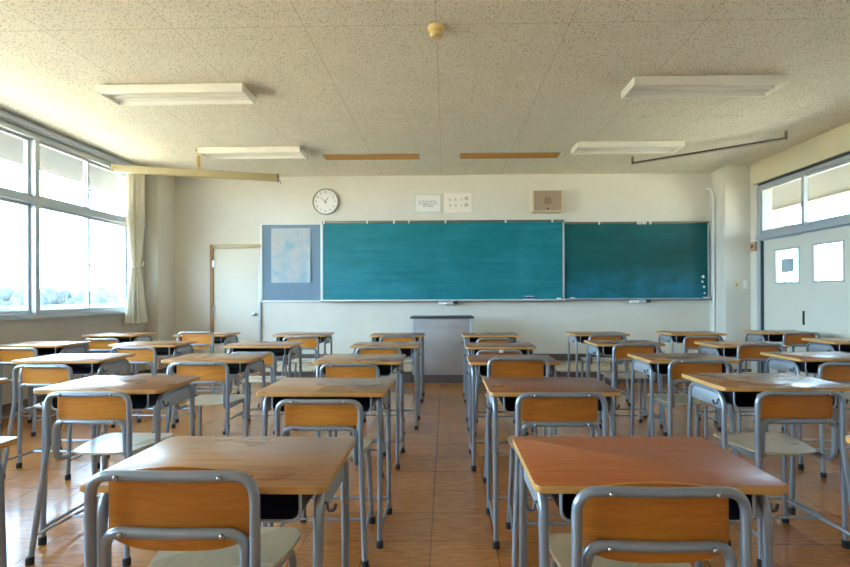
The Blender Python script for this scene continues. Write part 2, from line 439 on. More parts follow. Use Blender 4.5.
# outside the windows: overhang, parapet, ground, far trees
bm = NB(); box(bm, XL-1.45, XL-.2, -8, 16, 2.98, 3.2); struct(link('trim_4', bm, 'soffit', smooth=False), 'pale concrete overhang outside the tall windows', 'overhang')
bm = NB(); box(bm, XL-1.45, XL-.2, -8, 16, -.25, -.08); box(bm, XL-1.45, XL-1.33, -8, 16, -.08, 1.0); box(bm, XL-1.47, XL-1.31, -8, 16, 1.0, 1.04)
struct(link('trim_5', bm, 'veranda', smooth=False), 'white concrete veranda wall outside the tall windows', 'veranda')
bm = NB(); box(bm, -160, XL-1.5, -80, 200, -7.2, -7.0); struct(link('ground', bm, 'earth', smooth=False), 'pale ground far below the windows', 'ground')
bm = NB(); rr = random.Random(3)
for i in range(420):
    y = -12+i*.5+rr.uniform(-.6, .6); x = -70-rr.uniform(0, 16); w_ = rr.uniform(.7, 1.9); h = rr.uniform(5.5, 9.5)+1.5*math.sin(i*.13)
    bmesh.ops.create_icosphere(bm, subdivisions=2, radius=1, matrix=Matrix.Translation((x, y, -7+h-w_*1.6)) @ Matrix.Diagonal((w_*1.2, w_, w_*1.6, 1)))
    box(bm, x-.8, x+.8, y-.8, y+.8, -7, -7+h-w_*1.6)
for vtx in bm.verts: vtx.co += Vector((rr.uniform(-.2, .2), rr.uniform(-.2, .2), rr.uniform(-.25, .25)))
tag(link('treeline', bm, 'leaf'), 'hazy line of far trees seen through the lower windows', 'trees', kind='stuff')

# ------------------------------------------------------------------ corridor side
bm = NB()
box(bm, XR+.02, XR+.12, D0-.06, D1+.03, DH, DH+.105)             # transom rail
box(bm, XR-.03, XR+.02, D0-.06, D1+.03, DH+.02, DH+.085)
box(bm, XR+.0, XR+.13, D1-.02, D1+.03, 0, 2.70); box(bm, XR+.0, XR+.13, D0-.9, D0-.86, DH+.1, 2.70)
box(bm, XR+.0, XR+.13, D0-.86, D1-.02, 2.625, 2.70); box(bm, XR, XR+.12, D0-.9, D0-.06, DH+.09, DH+.13)
box(bm, XR+.0, XR+.12, D0-.06, D0-.02, 0, DH)
box(bm, XR+.01, XR+.05, D1-.035, D1-.02, 0, DH, mi=1); box(bm, XR-.004, XR+.02, D0-.86, D1+.0, 2.668, 2.70, mi=1)  # dark strips stand in for shadow at the door jamb and under the lintel
w = struct(link('window_6', bm, ['alu', 'gap_shadow'], smooth=False), 'aluminium transom window above the sliding doors', 'window')
for k, (a, b) in enumerate(((5.96, D1-.02), (5.10, 6.01), (D0-.86, 5.14))):
    x = XR+.020+.028*(k % 2)
    bm = NB(); frame_rect(bm, x-.012, x+.012, a, b, DH+.105, 2.625, .04, .035); sh = link('sash', bm, 'alu', w, smooth=False)
    bm = NB(); box(bm, x-.003, x+.003, a+.036, b-.036, DH+.136, 2.594); link('pane', bm, 'glass', sh, smooth=False)
bm = NB(); box(bm, XR-.005, XR+.008, 5.975, 5.995, 2.24, 2.30, .003); link('latch', bm, 'steel', w)

def slide_door(n, y0, y1, x, wy0, wy1, label):
    z0, z1 = 1.313, 1.748
    bm = NB()
    box(bm, x-.015, x+.015, y0, wy0, .015, DH); box(bm, x-.015, x+.015, wy1, y1, .015, DH)
    box(bm, x-.015, x+.015, wy0, wy1, .015, z0); box(bm, x-.015, x+.015, wy0, wy1, z1, DH)
    d = struct(link('door_%d' % n, bm, 'door', smooth=False), label, 'door')
    bm = NB(); frame_rect(bm, x-.019, x+.019, wy0-.012, wy1+.012, z0-.012, z1+.012, .02); link('vision_frame', bm, 'alu', d, smooth=False)
    bm = NB(); box(bm, x-.003, x+.003, wy0, wy1, z0, z1); link('pane', bm, 'glass', d, smooth=False)
    return d
d2 = slide_door(2, 5.95, D1-.02, XR+.058, 6.10, 6.52, 'cream sliding door nearer the pillar, notice on its square glass')
d3 = slide_door(3, 5.10, 5.99, XR+.018, 5.37, 5.80, 'cream sliding door with black pull and clear square glass')
bm = NB(); box(bm, XR-.006, XR+.004, 5.945, 5.975, .79, .96, .004); link('door_pull', bm, 'black', d3)
bm = NB(); box(bm, XR+.047, XR+.051, 6.19, 6.41, 1.45, 1.62); o = link('paper_notice', bm, 'notice', smooth=False)
tag(o, 'small blue grey notice stuck on the glass of a cream sliding door', 'notice')
# corridor beyond the doors
bm = NB(); box(bm, XR+.2, 7.0, 1.5, 13, -.15, 0); struct(link('floor_corridor', bm, 'floor', smooth=False), 'brown tile floor of the corridor', 'floor')
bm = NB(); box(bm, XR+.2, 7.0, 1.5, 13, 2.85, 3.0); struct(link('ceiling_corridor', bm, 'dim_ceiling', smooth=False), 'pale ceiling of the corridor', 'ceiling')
bm = NB(); box(bm, 6.6, 6.8, 1.5, 13, 0, .85); box(bm, 6.6, 6.8, 1.5, 13, 2.62, 2.85)
for y in (1.5, 5.5, 9.6, 12.65): box(bm, 6.5, 6.8, y, y+.35, .85, 2.62)
struct(link('wall_corridor', bm, 'wall_shade', smooth=False), 'corridor outer wall below and between wide windows', 'wall')
for k, y in enumerate((1.85, 5.85, 9.95)):
    bm = NB(); y1 = (5.5, 9.6, 12.65)[k]; frame_rect(bm, 6.66, 6.72, y, y1, .85, 2.62, .05); box(bm, 6.67, 6.71, (y+y1)/2-.025, (y+y1)/2+.025, .9, 2.57)
    w = struct(link('window_%d' % (7+k), bm, 'alu', smooth=False), 'corridor window bay number %d' % (k+1), 'window')
    bm = NB(); box(bm, 6.687, 6.693, y+.05, y1-.05, .9, 2.57); link('pane', bm, 'glass', w, smooth=False)
bm = NB(); box(bm, XR+.2, 7.0, 1.3, 1.5, 0, 3.0); struct(link('wall_corridor_end', bm, 'wall', smooth=False), 'corridor end wall', 'wall')
bm = NB(); box(bm, 6.85, 120, -60, 160, -7.2, -7.0); struct(link('ground_yard', bm, 'earth', smooth=False), 'pale yard beyond the corridor', 'ground')

# ------------------------------------------------------------------ back wall: door, boards, fittings
bm = NB(); box(bm, -3.572, -2.872, YB-.03, YB, .01, 1.895, .002)
d = struct(link('door_1', bm, 'doorback'), 'plain cream hinged door beside the blue grey notice board', 'door')
bm = NB(); box(bm, -3.628, -3.572, YB-.045, YB, 0, 1.955, .003); link('jamb', bm, 'brown', d)
bm = NB(); box(bm, -3.575, -2.83, YB-.045, YB, 1.90, 1.955, .003); link('head_jamb', bm, 'beige', d)
bm = NB(); box(bm, -2.872, -2.845, YB-.04, YB, 0, 1.90, .003); link('closing_jamb', bm, 'alu', d)
bm = NB(); lathe(bm, [(0,0),(.03,0),(.03,.006),(.012,.01),(.012,.035),(.024,.042),(.029,.055),(.024,.068),(0,.072)], 20, 'y', (-2.931, YB-.03, .885)); link('knob', bm, 'steel', d)
for z in (.94, 1.66):
    bm = NB(); tube(bm, [(-3.570, YB-.048, z-.05), (-3.570, YB-.048, z+.05)], .006, 10); box(bm, -3.582, -3.558, YB-.05, YB-.044, z-.045, z+.045); link('hinge', bm, 'steel', d)

def hook(parent, x, y, z):
    bm = NB(); box(bm, x-.012, x+.012, y-.02, y, z-.03, z+.018, .003); tube(bm, fillet([(x, y-.02, z-.01), (x, y-.035, z-.01), (x, y-.035, z+.012)], .006, 3), .004, 6)
    link('hook', bm, 'white', parent)
# main board (slides in front of the side board)
mb = empty('chalkboard', (-.05, 7.30, 1.07)); tag(mb, 'long glare-lightened teal chalkboard in the middle of the wall behind the podium', 'chalkboard')
def off(o, p): o.location = -Vector(p)
bx0, bx1, bz0, bz1 = -1.87, 1.768, 1.092, 2.27
O = Vector((-.05, 7.30, 1.07))
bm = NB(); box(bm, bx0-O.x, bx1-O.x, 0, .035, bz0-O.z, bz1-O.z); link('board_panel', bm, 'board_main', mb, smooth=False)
bm = NB(); box(bm, bx0-.01-O.x, bx1+.012-O.x, -.012, .04, bz1-O.z-.004, bz1-O.z+.028, .003); link('map_rail', bm, 'olive', mb)
bm = NB(); box(bm, bx1-.012-O.x, bx1+.016-O.x, -.008, .04, bz0-O.z, bz1-O.z+.03, .003); link('side_frame', bm, 'alu', mb)
bm = NB(); box(bm, bx0-.012-O.x, bx0+.006-O.x, -.008, .04, bz0-O.z, bz1-O.z, .003); link('side_frame', bm, 'alu', mb)
bm = NB(); box(bm, bx0-.01-O.x, bx1+.016-O.x, -.085, .04, bz0-O.z-.022, bz0-O.z-.008, .002); box(bm, bx0-.01-O.x, bx1+.016-O.x, -.085, -.079, bz0-O.z-.022, bz0-O.z+.008, .002)
link('chalk_tray', bm, 'white', mb)
for x in (-1.85, -1.19, -.785, -.56, -.005, .90, 1.60): hook(mb, x-O.x, -.012, bz1-O.z+.012)
# side board
O2 = Vector((2.87, 7.335, 1.09)); sb = empty('chalkboard', O2); tag(sb, 'shorter dark green chalkboard with chalk smears beside the pillar', 'chalkboard')
sx0, sx1, sz0, sz1 = 1.79, 3.945, 1.105, 2.238
bm = NB(); box(bm, sx0-O2.x, sx1-O2.x, 0, .03, sz0-O2.z, sz1-O2.z); link('board_panel', bm, 'board_side', sb, smooth=False)
bm = NB(); box(bm, sx0-O2.x, sx1+.008-O2.x, -.012, .03, sz1-O2.z-.003, sz1-O2.z+.026, .003); link('map_rail', bm, 'olive', sb)
bm = NB(); box(bm, sx1-.008-O2.x, sx1+.012-O2.x, -.008, .03, sz0-O2.z, sz1-O2.z+.028, .003); link('side_frame', bm, 'alu', sb)
bm = NB(); box(bm, sx0-O2.x, sx1+.015-O2.x, -.08, .03, sz0-O2.z-.024, sz0-O2.z-.008, .002); box(bm, sx0-O2.x, sx1+.015-O2.x, -.08, -.074, sz0-O2.z-.022, sz0-O2.z+.006, .002)
link('chalk_tray', bm, 'alu', sb)
for x in (2.31, 2.89, 2.925, 2.965, 3.0, 3.075): hook(sb, x-O2.x, -.012, sz1-O2.z+.012)
# small drawers under the trays
for i, (x, y, z, lab) in enumerate(((0, 7.225, 1.070, 'white chalk drawer hanging under the tray of the teal chalkboard'), (2.88, 7.265, 1.081, 'white chalk drawer hanging under the tray of the dark green chalkboard'))):
    par = (mb, sb)[i]
    bm = NB(); box(bm, -.11, .11, -.005, .08, .005, .05, .003); e = link('tray_drawer', bm, 'white', par, Vector((x, y, z-.05))-par.location)
    bm = NB(); box(bm, .0, .105, -.018, -.005, .01, .045, .003); link('drawer_front', bm, 'alu', e)
    bm = NB(); box(bm, .11, .18, .005, .075, .02, .05, .003); link('side_pocket', bm, 'tray', e)
# eraser, chalk, magnets
def eraser(x, y, z, lab):
    e = empty('chalk_eraser', (x, y, z)); tag(e, lab, 'eraser', 'chalk erasers')
    bm = NB(); box(bm, -.085, .085, -.022, .022, 0, .022, .004); link('felt_pad', bm, 'white', e)
    bm = NB(); box(bm, -.085, .085, -.022, .022, .022, .05, .006); link('back', bm, 'eraser', e)
    bm = NB(); tube(bm, fillet([(-.07,0,.048), (-.05,0,.06), (.05,0,.06), (.07,0,.048)], .01, 3), .006, 6); link('strap', bm, 'white', e)
eraser(1.25, 7.258, 1.0845, 'blue chalk eraser lying on the tray of the teal chalkboard')
e = empty('chalk_box', (1.69, 7.258, 1.0845)); tag(e, 'small white chalk box at the corner of the teal chalkboard tray', 'box')
bm = NB(); box(bm, -.03, .03, -.02, .02, 0, .03, .002); link('box_body', bm, 'paper', e)
bm = NB(); box(bm, -.031, .031, -.021, .021, .03, .036, .002); link('box_lid', bm, 'white', e)
bm = NB(); box(bm, 1.87, 1.94, 7.278, 7.315, 1.0975, 1.127, .006); tag(link('chalk_block', bm, 'chalk'), 'white chalk block on the tray of the dark green chalkboard, beside its frame', 'chalk')
bm = NB(); box(bm, 3.85, 3.928, 7.278, 7.315, 1.0975, 1.127, .004); tag(link('chalk_holder', bm, 'white'), 'small white chalk holder at the pillar end of the tray', 'holder')
for i, (z, lab) in enumerate(((1.43, 'topmost'), (1.355, 'second from the top'), (1.278, 'third from the top'), (1.185, 'lowest'))):
    bm = NB(); r = (.022, .016, .017, .013)[i]; lathe(bm, [(0,0),(r,0),(r,.006),(r*.7,.012),(0,.012)], 16, 'y', (3.875+(-.008,-.02,.004,.012)[i], 7.3345, z))
    tag(link('magnet', bm, 'chalk'), 'white round magnet, %s of four on the dark green chalkboard' % lab, 'magnet', 'board magnets')

# notice board and map
O3 = Vector((-2.375, 7.34, 1.08)); nb = empty('notice_board', O3); tag(nb, 'blue grey notice board with white frame beside the teal chalkboard', 'notice board')
bm = NB(); box(bm, -2.83-O3.x, -1.90-O3.x, 0, .03, 0, 1.185); link('felt_panel', bm, 'cork', nb, smooth=False)
bm = NB()
for a in ((-2.845, -2.815, 0, 1.185), (-1.918, -1.894, 0, 1.185), (-2.84, -1.898, -.012, .012), (-2.84, -1.898, 1.172, 1.19)):
    box(bm, a[0]-O3.x, a[1]-O3.x, -.014, .03, a[2], a[3], .002)
link('frame', bm, 'white', nb)
bm = NB(); N = 14
rows = []
for j in range(N+1):
    rows.append([bm.verts.new((-.303+.606*i/N, -.006-.010*math.sin(i/N*PI)*(.6+.4*math.sin(j*.7)) - (.014 if (i == N and j < 9) else 0), .835*j/N)) for i in range(N+1)])
for j in range(N):
    for i in range(N): bm.faces.new((rows[j][i], rows[j][i+1], rows[j+1][i+1], rows[j+1][i]))
bmesh.ops.solidify(bm, geom=bm.faces[:], thickness=.001)
mpz = link('map_poster', bm, 'map', loc=(-2.375, 7.338, 1.362)); tag(mpz, 'pale blue and pink map pinned on the notice board', 'map')

# clock, at about ten to one
ck = empty('wall_clock', (-1.84, YB, 2.603)); tag(ck, 'round white wall clock with grey rim above the chalkboard', 'clock')
bm = NB(); lathe(bm, [(.19, 0), (.2, .008), (.2, .04), (.194, .05), (.187, .046), (.185, .03), (.01, .03)], 48, 'y'); link('rim', bm, 'rim', ck)
bm = NB(); lathe(bm, [(.186, .028), (.186, .032), (.01, .0325)], 48, 'y'); link('dial', bm, 'white', ck)
def text_bm(bm, body, size, loc, ext=.0006, align='CENTER'):
    cu_ = bpy.data.curves.new('t', 'FONT'); cu_.body = body; cu_.size = size; cu_.extrude = ext
    cu_.align_x = align; cu_.align_y = 'CENTER'
    o_ = bpy.data.objects.new('t', cu_); C.objects.link(o_)
    dg = bpy.context.evaluated_depsgraph_get(); dg.update()
    me_ = bpy.data.meshes.new_from_object(o_.evaluated_get(dg))
    me_.transform(Matrix.Translation(loc) @ Matrix.Rotation(PI/2, 4, 'X')); bm.from_mesh(me_)
    bpy.data.objects.remove(o_); bpy.data.curves.remove(cu_); bpy.data.meshes.remove(me_)
bm = NB()
for h in range(1, 13):
    a = PI/2-h*PI/6; text_bm(bm, str(h), .042, (.142*math.cos(a), -.0335, .142*math.sin(a)))
for h in range(60):
    a = 2*PI*h/60
    tube(bm, [(.167*math.cos(a), -.033, .167*math.sin(a)), (.174*math.cos(a), -.033, .174*math.sin(a))], .0012, 4)
link('numerals', bm, 'ink', ck, smooth=False)
def hand(name, ang, ln, wd, y, mat):
    bm = NB(); a = PI/2-ang; dx, dz = math.cos(a), math.sin(a); px, pz = -dz, dx
    q = [(-.03*dx+wd*px, -.03*dz+wd*pz), (ln*dx+wd*.4*px, ln*dz+wd*.4*pz), (ln*dx-wd*.4*px, ln*dz-wd*.4*pz), (-.03*dx-wd*px, -.03*dz-wd*pz)]
    f = [bm.verts.new((x, y, z)) for x, z in q]; b = [bm.verts.new((x, y-.002, z)) for x, z in q]
    bm.faces.new(f); bm.faces.new(b[::-1])
    for k in range(4): bm.faces.new((f[k], f[(k+1)%4], b[(k+1)%4], b[k]))
    link(name, bm, mat, ck, smooth=False)
hand('hour_hand', math.radians(33), .085, .006, -.036, 'ink'); hand('minute_hand', math.radians(-50), .105, .004, -.039, 'ink'); hand('second_hand', math.radians(160), .06, .002, -.042, 'ink')

# two framed papers
def strokes(bm, x, z, w, h, rng):
    """illegible little ink strokes filling one character cell"""
    for k in range(5):
        if rng.random() < .6: box(bm, x+w*.08, x+w*rng.uniform(.6,.95), -.0012, 0, z+h*(.1+.18*k), z+h*(.1+.18*k)+h*.07)
    for k in range(2):
        xx = x+w*rng.uniform(.15,.8); box(bm, xx, xx+w*.08, -.0012, 0, z+h*.08, z+h*.95)
rg = random.Random(11)
p = empty('framed_paper', (-.27, 7.352, 2.423)); tag(p, 'white sheet with three printed lines in a pale green sleeve above the chalkboard', 'paper', 'papers above the chalkboard')
bm = NB(); box(bm, -.21, .21, .004, .018, 0, .292, .004); link('sleeve', bm, 'sleeve', p)
bm = NB(); box(bm, -.185, .185, 0, .004, .02, .272); link('sheet', bm, 'paper', p, smooth=False)
bm = NB()
for j, (x0, n) in enumerate(((-.14, 9), (-.15, 10), (-.075, 5))):
    for i in range(n): strokes(bm, x0+i*.03, .158-j*.036, .026, .03, rg)
link('print', bm, 'ink', p, smooth=False)
p = empty('framed_paper', (.19, 7.352, 2.42)); tag(p, 'cream motto sheet in vertical columns above the chalkboard, beside the printed one', 'paper', 'papers above the chalkboard')
bm = NB(); box(bm, -.212, .212, .004, .018, 0, .305, .003); link('backing', bm, 'paper_cream', p)
bm = NB(); box(bm, -.20, .20, 0, .004, .01, .295); link('sheet', bm, 'paper_cream', p, smooth=False)
bm = NB()
try:
    text_bm(bm, '\u6821', .062, (.125, -.001, .215)); text_bm(bm, '\u8a13', .062, (.125, -.001, .115))
except Exception: pass
for cx in (-.14, -.05, .035):
    for z in (.185, .095): strokes(bm, cx, z, .032, .036, rg)
link('lettering', bm, 'ink', p, smooth=False)

# wall speaker
s = empty('wall_speaker', (1.516, 7.20, 2.403)); tag(s, 'square taupe speaker box on the wall above the chalkboards', 'speaker')
bm = NB(); box(bm, -.225, .225, .008, .17, 0, .318, .006); link('case', bm, 'speaker_case', s)
bm = NB(); box(bm, -.205, .205, 0, .012, .018, .312, .004); link('front_cloth', bm, 'speaker', s)
bm = NB(); lathe(bm, [(0,0),(.062,0),(.062,.003),(.05,.006),(0,.006)], 32, 'y', (0, .0, .165)); link('grille', bm, 'speaker_mesh', s)
bm = NB(); lathe(bm, [(0,0),(.013,0),(.013,.014),(0,.016)], 16, 'y', (.0, .0, .045)); link('volume_knob', bm, 'black', s)
bm = NB(); box(bm, -.19, -.16, -.002, 0, .035, .045); link('badge', bm, 'speaker_mesh', s, smooth=False)

# fittings on the pillar by the doors
for x, mat, lab in ((4.14, 'switchc', 'aged cream light switch plate on the pillar by the doors'), (4.265, 'white', 'white light switch plate nearer the sliding doors')):
    e = empty('light_switch', (x, 6.958, 1.24)); tag(e, lab, 'switch', 'light switches')
    bm = NB(); box(bm, -.036, .036, -.006, .002, 0, .12, .004); link('plate', bm, mat, e)
    bm = NB(); box(bm, -.012, .012, -.011, -.004, .035, .085, .002); link('rocker', bm, 'white' if mat == 'white' else 'beige', e)
e = empty('thermostat', (XR-.01, 6.87, 1.77)); tag(e, 'small tan control box beside the sliding door frame', 'control box')
bm = NB(); box(bm, -.035, 0, -.05, .05, 0, .13, .006); link('case', bm, 'tan_box', e)
bm = NB(); box(bm, -.04, -.034, -.02, .02, .05, .09, .002); link('dial', bm, 'rubber', e)
bm = NB(); tube(bm, fillet([(3.93, YB-.012, 2.76), (3.94, 7.27, 2.74), (3.955, 7.21, 2.64), (3.955, 7.21, 0)], [.03, .05]), .016, 12)
o = link('conduit', bm, 'white'); tag(o, 'white conduit running down the pillar beside the dark green chalkboard', 'pipe')

# ------------------------------------------------------------------ platform and podium
def platform(x0, x1, lab):
    e = empty('platform', ((x0+x1)/2, 6.4, 0)); tag(e, lab, 'platform', 'teaching platform sections'); h = (x1-x0)/2
    bm = NB(); box(bm, -h, h, .0, .955, .145, .166, .004); link('deck', bm, 'plat_top', e)
    bm = NB(); box(bm, -h+.005, h-.005, .008, .95, 0, .145); link('kickboard', bm, 'plat_front', e, smooth=False)
platform(-2.45, -.46, 'low wooden teaching platform on the window side of the podium')
platform(.35, 3.7, 'low wooden teaching platform on the door side of the podium')
e = empty('podium', (-.055, 6.385, 0)); tag(e, 'grey teacher podium with dark top in front of the teal chalkboard', 'podium')
bm = NB(); box(bm, -.40, .40, .01, .47, .108, .858, .004); link('body', bm, 'podium', e)
bm = NB(); box(bm, -.40, .40, .004, .012, .725, .85, .003); link('upper_rail', bm, 'podium', e)
bm = NB(); box(bm, -.425, .425, -.012, .49, .858, .878, .002); link('top', bm, 'podium_top', e)
bm = NB(); box(bm, -.395, .395, .018, .46, 0, .108); link('plinth', bm, 'plat_front', e, smooth=False)
for sx in (-1, 1):
    bm = NB(); box(bm, sx*.385-.016, sx*.385+.016, .002, .012, .112, .855, .002); link('corner_strip', bm, 'alu', e)

# ------------------------------------------------------------------ ceiling fittings
def lamp_proto():
    e = empty('ceiling_light')
    L, D, H = .625, .15, .068
    prof = [(-D, 0), (-D, -H+.02), (-D+.012, -H), (-D+.03, -H), (-.095, -.012), (-.045, -.012), (-.008, -H+.018), (.008, -H+.018), (.045, -.012), (.095, -.012), (D-.03, -H), (D-.012, -H), (D, -H+.02), (D, 0)]
    bm = NB(); rows = [[bm.verts.new((x, y, z)) for y, z in prof] for x in (-L, L)]
    for k in range(len(prof)-1): bm.faces.new((rows[0][k], rows[0][k+1], rows[1][k+1], rows[1][k]))
    bm.faces.new((rows[0][-1], rows[0][0], rows[1][0], rows[1][-1]))
    box(bm, -L+.03, L-.03, -D+.03, D-.03, -.002, .014)
    h = link('housing', bm, 'lampwhite', e)
    for x in (-1, 1):
        bm = NB(); box(bm, x*L-.008, x*L+.008, -D-.002, D+.002, -H-.002, 0, .003); link('end_plate', bm, 'lampwhite', e)
    for y in (-.068, .068):
        bm = NB(); tube(bm, [(-.585, y, -.036), (.585, y, -.036)], .014, 12); t_ = link('lamp_tube', bm, 'tubeglass', e)
        bm = NB()
        for x in (-.602, .602): box(bm, x-.016, x+.016, y-.014, y+.014, -.052, -.012, .003)
        link('socket', bm, 'white', t_)
    return e
lp = lamp_proto(); index_kids(lp)
for i, (x, y, lab) in enumerate(((-2.365, 4.23, 'white twin-tube ceiling light nearest the camera on the window side'), (-2.405, 5.99, 'white twin-tube ceiling light above the beige hanging bar'),
                               (2.205, 4.20, 'white twin-tube ceiling light nearest the camera on the door side'), (2.20, 5.92, 'white twin-tube ceiling light beside the thin diagonal rail'))):
    o = lp if i == 0 else copy_tree(lp)
    o.location = (x, y, CEIL-.014); tag(o, lab, 'ceiling light', 'ceiling lights')
def slot(x0, x1, lab):
    e = empty('chalkboard_light', ((x0+x1)/2, 6.34, CEIL)); tag(e, lab, 'ceiling light', 'amber ceiling strips'); h = (x1-x0)/2
    bm = NB(); box(bm, -h, h, -.10, .10, -.012, 0); link('panel', bm, 'slot', e, smooth=False)
    bm = NB(); box(bm, -h-.01, h+.01, -.112, -.10, -.006, 0); box(bm, -h-.01, h+.01, .098, .108, -.014, 0); box(bm, -h-.012, -h, -.1, .1, -.02, 0); box(bm, h, h+.012, -.1, .1, -.02, 0)
    link('frame', bm, 'beige', e, smooth=False)
    bm = NB(); box(bm, h+.012, h+.05, -.09, .0, -.03, 0, .003); link('end_bracket', bm, 'white', e)
slot(-1.59, -.35, 'long amber strip set in the ceiling above the clock side of the chalkboard')
slot(.20, 1.47, 'long amber strip set in the ceiling in front of the wall speaker')
e = empty('smoke_detector', (-.06, 3.29, CEIL)); tag(e, 'small round cream smoke detector on the ceiling', 'smoke detector')
bm = NB(); lathe(bm, [(0,0),(.056,0),(.058,-.012),(.054,-.034),(.03,-.038),(0,-.038)], 32); link('base', bm, 'detector', e)
bm = NB(); lathe(bm, [(0,-.036),(.040,-.036),(.043,-.052),(.036,-.068),(.02,-.075),(0,-.076)], 32); link('sensor_head', bm, 'detector', e)

# hanging screen bar (window side)
a, b = Vector((-4.0, 5.72, 2.705)), Vector((-2.19, 6.255, 2.745))
dr = (b-a).normalized(); ang = math.atan2(dr.y, dr.x)
e = empty('hanging_bar', a); e.rotation_euler = (0, 0, ang); L = (b-a).length
tag(e, 'long beige screen bar hung below the ceiling in front of the pillar', 'bar')
bm = NB(); box(bm, 0, L, -.042, .042, -.042, .042, .008); link('bar', bm, 'beige', e)
for x in (0, L):
    bm = NB(); box(bm, x-.012, x+.012, -.046, .046, -.046, .046, .006); link('end_cap', bm, 'olive' if x else 'beige', e)
bm = NB(); tube(bm, fillet([(L+.01, 0, -.03), (L+.03, 0, -.045), (L+.03, 0, -.075)], .01, 3), .006, 8); link('pull_hook', bm, 'steel', e)
bm = NB(); tube(bm, [(.94, 0, .04), (.94, 0, .12)], .008, 8); tube(bm, [(.94, 0, .10), (.94, 0, .215)], .02, 12); tube(bm, [(.94, 0, .215), (.94, 0, CEIL-a.z-.005)], .008, 8)
lathe(bm, [(0, CEIL-a.z-.012), (.04, CEIL-a.z-.012), (.04, CEIL-a.z), (0, CEIL-a.z)], 16, off=(.94, 0, 0)); link('hanger', bm, 'brass', e)
bm = NB(); tube(bm, fillet([(.0, 0, .0), (-.03, 0, .0), (-.03, 0, .03)], .01, 3), .008, 8); link('end_hook', bm, 'olive', e)
# diagonal rail (door side)
a, b = Vector((2.485, 6.48, 2.915)), Vector((3.84, 5.50, 2.905)); dr = (b-a); L = dr.length
e = empty('ceiling_rail', a); e.rotation_euler = (0, 0, math.atan2(dr.y, dr.x)); tag(e, 'thin olive grey rail hung diagonally below the ceiling near the doors', 'rail')
bm = NB(); tube(bm, [(0, -.024, 0), (L, -.024, 0)], .010, 8); tube(bm, [(0, .024, 0), (L, .024, 0)], .010, 8); box(bm, 0, L, -.016, .016, -.008, -.002, mi=1); link('rail', bm, ['dark_olive', 'rail_light'], e)
for x in (0.01, L-.01):
    bm = NB(); box(bm, x-.012, x+.012, -.028, .028, -.012, .012, .002); box(bm, x-.014, x+.014, -.022, .022, 0, CEIL-a.z, .003); link('bracket', bm, 'olive', e)

# ------------------------------------------------------------------ school desk
def u_path(x):   # inverted U in the y-z plane
    return fillet([(x, -.172, .02), (x, -.150, .686), (x, .150, .686), (x, .172, .02)], .075, 7)
def make_desk():
    e = empty('school_desk')
    bm = NB(); sheet(bm, rrect(.30, .20, .018), .7015, .720, .0025, 1, 0)
    for f in bm.faces: f.material_index = 0 if abs(f.normal.z) > .6 else 1
    tp = link('desktop', bm, ['top_tan', 'edge'], e)
    for s_ in (-1, 1):
        bm = NB(); tube(bm, u_path(s_*.272), .0125, 12); lg = link('leg_frame', bm, 'tube', e)
        for y in (-.1725, .1725):
            bm = NB(); lathe(bm, [(.013, 0), (.0165, .002), (.0165, .032), (.0125, .036)], 14, off=(s_*.272, y, 0)); link('foot_cap', bm, 'rubber', lg)
        bm = NB(); box(bm, s_*.272-.002, s_*.272+.002, -.135, .135, .612, .678, .0015); link('side_panel', bm, 'panel', e)
        bm = NB(); tube(bm, [(s_*.272, -.17, .075), (s_*.272, .17, .075)], .0075, 8); link('stretcher', bm, 'tube', e)
        bm = NB(); tube(bm, fillet([(s_*.272, -.135, .655), (s_*.290, -.135, .655), (s_*.294, -.135, .632), (s_*.308, -.135, .636), (s_*.312, -.135, .652)], .008, 3), .004, 6); link('bag_hook', bm, 'hook_steel', e)
    bm = NB(); tube(bm, [(-.272, .168, .085), (.272, .168, .085)], .0085, 8); link('cross_stretcher', bm, 'tube', e)
    # book tray: U profile, open towards the sitter
    prof = fillet([(-.232, 0, .700), (-.232, 0, .622), (.232, 0, .622), (.232, 0, .700)], .028, 5)
    bm = NB(); th = .003
    inn = [Vector((p.x*(1-.014), 0, p.z+.003 if p.z < .69 else p.z)) for p in prof]
    ra = [[bm.verts.new((p.x, y, p.z)) for p in prof] for y in (-.165, .135)]
    rb = [[bm.verts.new((p.x, y, p.z)) for p in inn] for y in (-.165, .135)]
    for k in range(len(prof)-1):
        bm.faces.new((ra[0][k], ra[0][k+1], ra[1][k+1], ra[1][k])); bm.faces.new((rb[0][k], rb[0][k+1], rb[1][k+1], rb[1][k])); bm.faces.new((ra[0][k], ra[0][k+1], rb[0][k+1], rb[0][k]))
    bm.faces.new(ra[1]); 
    tr_ = link('book_tray', bm, 'tray', e)
    bm = NB(); tube(bm, [(p.x, -.166, p.z) for p in prof], .0042, 6); link('tray_rim', bm, 'panel', tr_)
    return e
